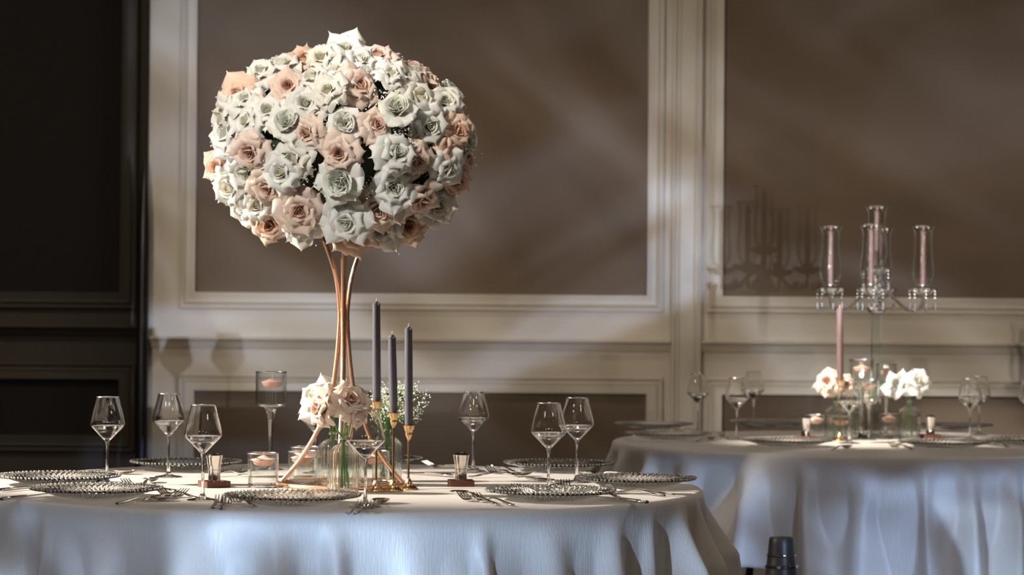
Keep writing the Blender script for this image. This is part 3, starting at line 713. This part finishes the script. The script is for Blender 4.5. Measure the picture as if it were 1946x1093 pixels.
# ------------------------------------------------------------------ roses
def petal(W, Lh, bend, cup, roll, tip, tone0, tone1, nu=10, nv=10, curl=0.0, seed=0):
    # grows along +z from origin, bends outwards towards +x ; u across y
    vs = []; tn = []
    ds = Lh/nv; x = z = 0.0
    ctr = [(0, 0, 0)]
    for j in range(nv):
        t = (j+.5)/nv; ang = bend[0] + (bend[1]-bend[0])*t**1.6
        if t > .72: ang += curl*(t-.72)/.28
        x += math.sin(ang)*ds; z += math.cos(ang)*ds; ctr.append((x, z, ang))
    for j in range(nv+1):
        t = j/nv
        wv = W*(.25+.95*math.sin(PI*min(1, t*1.02)**.85*.62))*(1 if t < .7 else (1-((t-.7)/.3)**(2.4-.3*tip)*min(.93, .62+tip*.12)))
        cx0, cz0, ang = ctr[j]; 
        nx, nz = math.cos(ang), -math.sin(ang)        # outward normal in the x-z plane
        for i in range(nu+1):
            u = -1+2*i/nu
            yy = wv*u
            c = -cup*(u*u)*wv*(1-.55*t)                # cupped towards the axis near the base
            e = roll*max(0, t-.35)*(abs(u)**3)*wv      # edges rolled back
            d = c+e*1.6 + .0016*noise.noise((u*2.2+seed*3.1, t*2.5, seed))
            tipd = tip*.004*max(0, 1-abs(u)*2.2)*max(0, (t-.8)/.2)
            vs.append((cx0+nx*d+math.sin(ang)*tipd, yy*(1-.1*abs(e)/max(wv, 1e-4)), cz0+nz*d+math.cos(ang)*tipd))
            tn.append(tone0+(tone1-tone0)*t)
    fs = [(j*(nu+1)+i, j*(nu+1)+i+1, (j+1)*(nu+1)+i+1, (j+1)*(nu+1)+i) for j in range(nv) for i in range(nu)]
    return vs, fs, tn
def placed(mb, pet, az, r0, z0, tiltx=0, lift=0):
    s = len(mb.v); mb.add(*pet); mb.xf(Matrix.Rotation(az, 4, 'Z') @ Matrix.Translation((r0, 0, z0)) @ Matrix.Rotation(tiltx, 4, 'X'), s); return mb
def rose_parts(kind, seed, openness=1.0):
    rnd = random.Random(seed); bud = MB(); pets = []
    if kind == 'garden':
        for k in range(44):
            a = k*2.39996; q = k/43; r = .001+.011*q
            placed(bud, petal(.0085+.0085*q, .036+.003*q, (.0+.25*q, .12+.78*q**1.3), .55-.2*q, .3, .5, .2+.5*q, .6+.35*q, 6, 6, curl=rnd.uniform(-.7, .5), seed=k), a, r, 0, rnd.uniform(-.6, .6)*(1-q*.6))
        outer = 7; W, L0 = .022, .050
        for k in range(outer):
            a = k*2*PI/outer+rnd.uniform(-.2, .2)
            m = MB(); placed(m, petal(W, L0*rnd.uniform(.93, 1.07), (1.1, 1.3+rnd.uniform(0, .6)), .2, .9, 1.0, .75, 1, seed=seed+k+9), a, .004, -.002)
            pets.append(m)
        return bud, pets
    # spiral bud
    nb = 7
    for k in range(nb):
        a = k*2.1; r = .0012+.0013*k
        placed(bud, petal(.0055+.0014*k, .027+.0008*k, (-.02, .02+.035*k), .95-.05*k, .25, .3, .0+.05*k, .10+.11*k, 8, 8, seed=seed+k), a, r, 0)
    for k in range(4):
        a = .6+k*PI/2+rnd.uniform(-.2, .2)
        placed(bud, petal(.0165, .033, (.28, .40+.25*openness), .6, .7, .8, .3, .8, 9, 9, curl=.5, seed=seed+k+20), a, .004, -.001)
    for k in range(4):
        a = k*2*PI/4+rnd.uniform(-.25, .25)
        m = MB(); placed(m, petal(.022, .043*rnd.uniform(.93, 1.07), (.45, .7+.5*openness), .32, 1.1, 1.5, .5, 1, curl=.9, seed=seed+k+30), a, .004, -.0015, rnd.uniform(-.15, .15)); pets.append(m)
    for k in range(6):
        a = .5+k*2*PI/6+rnd.uniform(-.25, .25)
        m = MB(); placed(m, petal(.0235*rnd.uniform(.9, 1.12), .053*rnd.uniform(.82, 1.14), (.95, 1.2+.75*openness*rnd.uniform(.2, 1.3)), .12, rnd.uniform(.9, 2.0), rnd.uniform(1.2, 3.0), .65, 1, curl=rnd.uniform(-.6, 1.5), seed=seed+k+40), a, .004, -.003, rnd.uniform(-.35, .35)); pets.append(m)
    return bud, pets
ROSE = {}
def rose_meshes(col, var):
    key = (col, var)
    if key in ROSE: return ROSE[key]
    kind = 'garden' if col == 'G' else 'rose'
    bud, pets = rose_parts(kind, var*17+3, [1.0, .8, 1.15, .55][var])
    rec = {'bud': bud.mesh('bud', M[col], recalc=False), 'pets': [q.mesh('petal', M[col], recalc=False) for q in pets]}
    al = MB()
    for q in pets: al.add(q.v, q.f, q.tone)
    rec['all'] = al.mesh('petals', M[col], recalc=False)
    ROSE[key] = rec; return rec
def orient(direction, spin):
    return (Vector(direction).to_track_quat('Z', 'Y').to_matrix() @ Matrix.Rotation(spin, 3, 'Z')).to_euler()
def rose_obj(col, var, parent, loc, direction, scale, split, name='rose', spin=0, label=None):
    rec = rose_meshes(col, var)
    r = link(name, rec['bud'], parent, loc, orient(direction, spin)); r.scale = (scale,)*3
    if split:
        for me in rec['pets']: link('petal', me, r)
    else:
        tag(link('petals', rec['all'], r), kind='stuff')
    if label: r['label'] = label
    return r
BC = on_y(655, 276, SP0.y); RX, RY, RZ = .358, .352, .268
fb = empty('flower_ball', (BC.x, BC.y, BC.z)); tag(fb, 'large ball of white and blush roses on the gold stand', 'flower arrangement')
core = MB(); core.ball((0, 0, 0), 1, 4); core.v = [(x*(RX-.085)*(1+.05*noise.noise((x*4, y*4, z*4))), y*(RY-.085), z*(RZ-.08)) for x, y, z in core.v]
core.build('foliage_core', M['foam'], fb)
colname = {'W': 'white', 'G': 'full white garden', 'C': 'cream', 'B': 'blush', 'P': 'peach'}
front = [(660,310,'B'),(592,272,'B'),(735,252,'B'),(672,248,'G'),(566,322,'C'),(768,308,'W'),(660,362,'G'),(815,325,'B'),(704,168,'B'),(640,192,'C'),(555,172,'B'),(515,218,'W'),(484,300,'B'),(432,262,'W'),(515,375,'B'),(578,415,'B'),(732,420,'B'),(818,395,'B'),(672,434,'W'),(868,333,'W'),(840,252,'W'),(888,255,'P'),(865,190,'W'),(795,148,'W'),(728,108,'B'),(665,98,'W'),(620,118,'C'),(585,108,'P'),(540,125,'W'),(500,145,'W'),(458,190,'P'),(430,232,'C'),(410,328,'P'),(440,368,'C'),(447,412,'W'),(512,438,'P'),(582,446,'C'),(735,456,'C'),(790,442,'P'),(850,402,'C'),(888,352,'P'),(600,150,'W'),(648,140,'W'),(755,150,'W'),(772,222,'G'),(478,245,'W'),(556,245,'G'),(470,345,'W'),(695,122,'W'),(768,372,'W'),(880,298,'P'),(545,345,'W'),(820,190,'C'),(690,458,'P'),(490,405,'C'),(770,418,'W'),(592,205,'W'),(470,200,'W')]
front = [(x, y, c) for x, y, c in front]
placedR = []; cnt = 0; rr = random.Random(3)
for i, (px, py, c) in enumerate(front):
    nx = (px-655)/ (RX*754); nz = -(py-276)/(RZ*754)
    q = nx*nx+nz*nz
    if q > .93: k = math.sqrt(.93/q); nx *= k; nz *= k; q = .93
    ny = -math.sqrt(max(0, 1-q))
    pos = Vector((nx*RX*.93, ny*RY*.93, nz*RZ*.93))
    dirn = Vector((nx/RX, ny/RY, nz/RZ)).normalized()
    dirn = (dirn + Vector((rr.uniform(-.45, .45), -.22+rr.uniform(-.2, .2), rr.uniform(-.45, .45)))).normalized()
    if q > .75: dirn = (dirn + Vector((0, -.55, 0))).normalized()
    if py > 400: dirn = (dirn + Vector((0, -.3, .25))).normalized()
    sc = rr.uniform(.82, 1.18)*1.06
    pos -= dirn*rr.uniform(.004, .032)*sc
    split = i < 30
    rose_obj(c, 0 if i < 3 else rr.randrange(4), fb, pos, dirn, sc, split, spin=rr.random()*6, label=colname[c]+' rose')
    placedR.append(Vector((nx, ny, nz)))
N_ = 150
for i in range(N_):
    z = 1-2*(i+.5)/N_; a = i*2.39996; v = Vector((math.sqrt(1-z*z)*math.cos(a), math.sqrt(1-z*z)*math.sin(a), z))
    if min((v-u).length for u in placedR) < (.24 if v.y < 0 else .29): continue
    if v.z < -.9: continue
    if (v.y < -.35 and rr.random() < .15): continue
    c = rr.choice('WWWWGCCBBP' if v.z > -.2 else 'WCCBBPP')
    dirn = Vector((v.x/RX, v.y/RY, v.z/RZ)).normalized(); pos = Vector((v.x*RX*.88, v.y*RY*.88, v.z*RZ*.88)) - dirn*.02
    rose_obj(c, rr.randrange(4), fb, pos, (dirn+Vector((rr.uniform(-.2, .2), rr.uniform(-.2, .2), rr.uniform(-.2, .2)))).normalized(), rr.uniform(.95, 1.15), False, spin=rr.random()*6, label=colname[c]+' rose')
    placedR.append(v)
# gypsophila and green stems among the roses
gy = MB(); stm = MB()
def floret(mb, c, r, rnd):
    s = len(mb.v); mb.ball((0, 0, 0), r, 1, .7); mb.xf(Matrix.Translation(c) @ Matrix.Rotation(rnd.random()*3, 4, Vector((rnd.random(), rnd.random(), rnd.random()+.1))), s)
for q in range(95):
    v = Vector((rr.gauss(0, 1), rr.gauss(0, 1)-.5, rr.gauss(0, 1)-.15)).normalized(); base = Vector((v.x*RX, v.y*RY, v.z*RZ))
    for k in range(34):
        d = Vector((rr.gauss(0, 1), rr.gauss(0, 1), rr.gauss(0, 1)))*.017
        pnt = base*rr.uniform(.80, .90) + d
        if (pnt.x/RX)**2+(pnt.y/RY)**2+(pnt.z/RZ)**2 > .93: continue
        floret(gy, pnt, rr.uniform(.0016, .003), rr)
    if q % 2 == 0:
        stm.tube([base*.72, base*.85+Vector((rr.uniform(-.02, .02), 0, .01)), base*.92+Vector((rr.uniform(-.03, .03), 0, rr.uniform(-.02, .02)))], .0016, 5)
tag(gy.build('gypsophila', M['gyp'], fb, recalc=False), kind='stuff')
tag(stm.build('stem', M['leaf'], fb), kind='stuff')
# ------------------------------------------------------------------ bottles with cut flowers
BO = bottle()
def cut_rose(col, var, base, head, dirn, sc, lab, grp, stems_n=1):
    t = empty('cut_rose', base); tag(t, lab, 'flower', grp)
    h = Vector(head)-Vector(base)
    MB().tube([(0, 0, 0), (h.x*.15, h.y*.15, h.z*.5), (h.x*.55, h.y*.5, h.z*.8), h - Vector(dirn).normalized()*.004], .0022, 8).build('stalk', M['stalk'], t)
    rose_obj(col, var, t, h, dirn, sc, True, name='bloom', spin=random.random()*6)
    sp = MB()
    for k in range(5):
        a = k*2*PI/5; d = Vector(dirn).normalized(); u = d.orthogonal().normalized(); w_ = d.cross(u); q = h - d*.002
        o_ = u*math.cos(a)+w_*math.sin(a)
        sp.add([q+o_*.003, q+o_*.012+w_*.003*math.cos(a)-d*.004, q+o_*.022-d*.012, q+o_*.012-d*.006], [(0, 1, 2, 3)])
    tag(sp.build('sepal', M['stalk'], t, recalc=False), kind='stuff')
vz = [(652.5, 937, 'ribbed clear bottle vase at the front, holding blush roses', 'ribbed bottle vases on the near table'),
      (632, 923, 'ribbed clear bottle vase behind left, holding white roses', 'ribbed bottle vases on the near table'),
      (735, 915, 'ribbed clear bottle vase holding gypsophila behind the candles', 'ribbed bottle vases on the near table'),
      (1588, 836, 'clear bottle vase with blush roses on the far table', 'bottle vases on the far table'),
      (1728, 834, 'clear bottle vase with white flowers right of the crystal column', 'bottle vases on the far table'),
      (1622, 830, 'clear bottle vase behind the far wine glass, with pale blooms', 'bottle vases on the far table')]
VP = []
for px, py, lab, g in vz:
    p = on_z(px, py, TOP); BO.put((p.x, p.y, TOP+.0005), lab, g, scale=(1.0 if px < 1000 else 1.02)); VP.append(p)
def head_at(px, py, y): return on_y(px, py, y)
def bunch(vi, lst, grp):
    b = VP[vi]
    for px, py, dy, col, var, dirn, sc, lab in lst:
        hd = head_at(px, py, b.y+dy)
        bz = TOP+.012
        th = random.random()*6
        t = empty('cut_rose', (b.x+.012*math.cos(th), b.y+.012*math.sin(th), bz)); tag(t, lab, 'flower', grp)
        h = hd-Vector(t.location); nk = Vector((b.x-t.location.x+.003*math.cos(th+2), b.y-t.location.y+.003*math.sin(th+2), .128-.012))
        MB().tube([(0, 0, 0), nk*.55, nk, nk.lerp(h, .55)+Vector((0, 0, .006)), h-Vector(dirn).normalized()*.004], .0021, 8).build('stalk', M['stalk'], t)
        rose_obj(col, var, t, h, dirn, sc, True, name='bloom', spin=random.random()*6)
bunch(0, [(617, 778, -.06, 'B', 3, (-.8, -.5, .0), 1.0, 'blush rose turned left, in the front bottle'),
          (663, 766, -.06, 'B', 0, (.3, -.75, .5), 1.02, 'pale blush rose facing front, above the front bottle'),
          (676, 787, -.05, 'B', 2, (.45, -.8, -.25), .62, 'small blush rose drooping at the neck of the front bottle')], 'roses in the front bottle')
bunch(1, [(604, 760, .02, 'W', 2, (-.75, -.45, .45), 1.12, 'white rose at the far left of the low bunch'),
          (640, 748, .03, 'C', 1, (0, -.3, .9), .85, 'cream rose between the gold legs'),
          (675, 752, .03, 'W', 3, (.5, -.2, .75), .8, 'white rose right of the gold legs, behind the blush rose')], 'white roses in the rear bottle')
bunch(3, [(1575, 728, 0, 'B', 0, (-.4, -.7, .3), 1.05, 'blush rose at the left of the far table bunch'), (1606, 732, .02, 'B', 1, (.2, -.7, .3), .8, 'small blush rose beside the rose taper candle')], 'blush roses on the far table')
bunch(5, [(1652, 748, 0, 'C', 2, (.1, -.8, .3), .75, 'pale rose between the far stemmed glasses')], 'pale rose on the far table')
bunch(4, [(1706, 733, 0, 'W', 2, (-.4, -.6, .5), 1.05, 'white rose at the left of the right far bunch'), (1742, 730, -.01, 'W', 1, (.4, -.8, .4), 1.15, 'large white rose at the right of the far bunch')], 'white roses on the far table')
# gypsophila bunch in the third bottle
b = VP[2]; gt = empty('gypsophila_bunch', (b.x, b.y, TOP+.012)); tag(gt, 'spray of tiny white gypsophila behind the grey candles', 'flower')
gf = MB(); gs = MB(); r3 = random.Random(9)
neck = Vector((0, 0, .116))
for q in range(64):
    px = r3.gauss(748, 29); py = r3.uniform(732, 792)
    px = min(max(px, 692), 808)
    hd = on_y(px, py, b.y + r3.uniform(-.04, .05)) - Vector(gt.location)
    nk = neck+Vector((r3.uniform(-.006, .006), r3.uniform(-.006, .006), 0))
    gs.tube([Vector((r3.uniform(-.02, .02), r3.uniform(-.02, .02), 0)), nk*.6, nk, nk.lerp(hd, .5)+Vector((0, 0, .012)), hd], .0007, 4)
    for k in range(16):
        d = Vector((r3.gauss(0, 1), r3.gauss(0, 1), r3.gauss(0, 1)))*.0085; e = hd+d
        floret(gf, e, r3.uniform(.0017, .0031), r3)
        if k % 3 == 0: gs.tube([hd-Vector((0, 0, .01)), e], .0004, 3)
tag(gf.build('floret', M['gyp'], gt, recalc=False), kind='stuff'); tag(gs.build('stem', M['stalk'], gt, recalc=False), kind='stuff')
# ------------------------------------------------------------------ crystal candelabra
CP = on_z(1664, 833, TOP)
cz = lambda py: on_y(1664, py, CP.y).z - TOP
cd = empty('crystal_candelabra', (CP.x, CP.y, TOP+.0005), rz=0); tag(cd, 'clear crystal candelabra with five glass hurricane shades on the far table', 'candelabra')
MB().lathe(smooth_prof([(.062, 0), (.064, .004), (.05, .01), (.03, .014), (.022, .024)], 3), 48).build('foot', M['column_glass'], cd)
zh = cz(598)
MB().box(-.0165, .0165, -.0165, .0165, .02, zh, .002).build('column', M['column_glass'], cd, smooth=False)
MB().lathe(smooth_prof([(.012, zh), (.026, zh+.008), (.03, zh+.02), (.018, zh+.032), (.014, zh+.045), (.024, zh+.055), (.016, zh+.07), (.010, zh+.09), (.012, cz(520))], 3), 24, mod=lambda a, z: 1+.06*math.cos(8*a)).build('hub', M['cut'], cd)
def shade_set(x, y, zd_, arm_ang=None):
    # dish
    fl = lambda a, z: 1+.07*math.cos(10*a)
    di = MB().lathe(smooth_prof([(.01, -.004), (.026, .0), (.042, .010), (.0505, .021), (.049, .0215), (.04, .0125), (.024, .0035), (.008, .003)], 2), 80, mod=fl, c=(x, y, zd_)).build('drip_dish', M['cut'], cd, smooth=False)
    MB().lathe(smooth_prof([(.010, .002), (.018, .008), (.020, .014), (.013, .02), (.013, .026), (.02, .03), (.021, .034), (.012, .036)], 2), 28, c=(x, y, zd_)).build('shade_cup', M['cut'], cd)
    o = smooth_prof([(.0225, .030), (.0305, .045), (.0385, .075), (.0375, .105), (.032, .15), (.0305, .19), (.0325, .22), (.037, .237), (.0425, .245)], 3)
    MB().lathe(closed_prof(o, .0012), 48, c=(x, y, zd_), closed=True).build('hurricane_shade', M['jar'], cd, angle=60)
    MB().tube([(x+math.cos(2*PI*k/40)*.0422, y+math.sin(2*PI*k/40)*.0422, zd_+.2455) for k in range(40)], .0012, 6, closed=True).build('shade_rim', M['cut'], cd)
    for k in range(7):
        a = 2*PI*k/7+.3; s_ = .047
        m = MB()
        for j in range(3): m.ball((x+s_*math.cos(a), y+s_*math.sin(a), zd_+.012-.012*j), .0034, 1)
        m.lathe([(0, -.062), (.0035, -.056), (.0058, -.044), (.003, -.031), (0, -.027)], 6, c=(x+s_*math.cos(a), y+s_*math.sin(a), zd_))
        m.build('crystal_drop', M['cut'], di, smooth=False)
zdish = cz(560)
cn = {0: 'taper candle in the right hurricane shade', 1: 'taper candle in the rear hurricane shade', 2: 'taper candle in the left hurricane shade', 3: 'taper candle in the front hurricane shade'}
TC = taper(.2, .0095, 'rose_wax')
for k in range(4):
    a = math.radians(-15)+k*PI/2; ca, sa = math.cos(a), math.sin(a)
    shade_set(.166*ca, .166*sa, zdish)
    pts = smooth_prof2 = [(.012, zdish+.004), (.04, zdish+.004), (.075, zdish-.025), (.105, zdish-.05), (.135, zdish-.056), (.158, zdish-.044), (.166, zdish-.02), (.166, zdish)]
    MB().tube([(r*ca, r*sa, z) for r, z in smooth_prof(pts, 4)], .0062, 12).build('arm', M['crystal'], cd)
    p = (CP.x+.166*ca, CP.y+.166*sa, TOP+.0005+zdish+.034)
    TC.put(p, cn[k], 'candles in the candelabra', rot=0)
shade_set(0, 0, cz(522))
TC.put((CP.x, CP.y, TOP+.0005+cz(522)+.034), 'taper candle in the topmost central hurricane shade', 'candles in the candelabra', rot=0)
# ------------------------------------------------------------------ floor lamp unit standing before the far cloth
lp = on_y(1485, 1020, 7.45); hl = lp.z
fx = empty('stage_light', (lp.x, 7.45, 0), rz=.2); tag(fx, 'dark stage light with rounded top on the floor before the far table', 'stage light')
MB().lathe(smooth_prof([(.052, hl-.20), (.050, hl-.14), (.046, hl-.10), (.040, hl-.05), (.036, hl-.008), (.03, hl-.001)], 3)+[(0, hl)], 36).build('head', M['steel'], fx)
MB().lathe([(.047, hl-.092), (.0495, hl-.09), (.0495, hl-.084), (.046, hl-.082)], 36, closed=True).build('trim_ring', M['chrome'], fx)
MB().lathe([(.0425, hl-.058), (.0435, hl-.056), (.0430, hl-.052), (.041, hl-.05)], 36, closed=True).build('trim_ring', M['chrome'], fx)
MB().box(-.07, .07, -.06, .06, .0, .09, .008).build('base', M['black'], fx, smooth=False)
for s_ in (-1, 1):
    MB().box(s_*.062-.008, s_*.062+.008, -.03, .03, .085, hl-.12, .003).build('yoke_arm', M['black'], fx, smooth=False)
MB().lathe([(.03, .085), (.045, .1), (.052, hl-.2), (0, hl-.2)], 32).build('body', M['black'], fx)
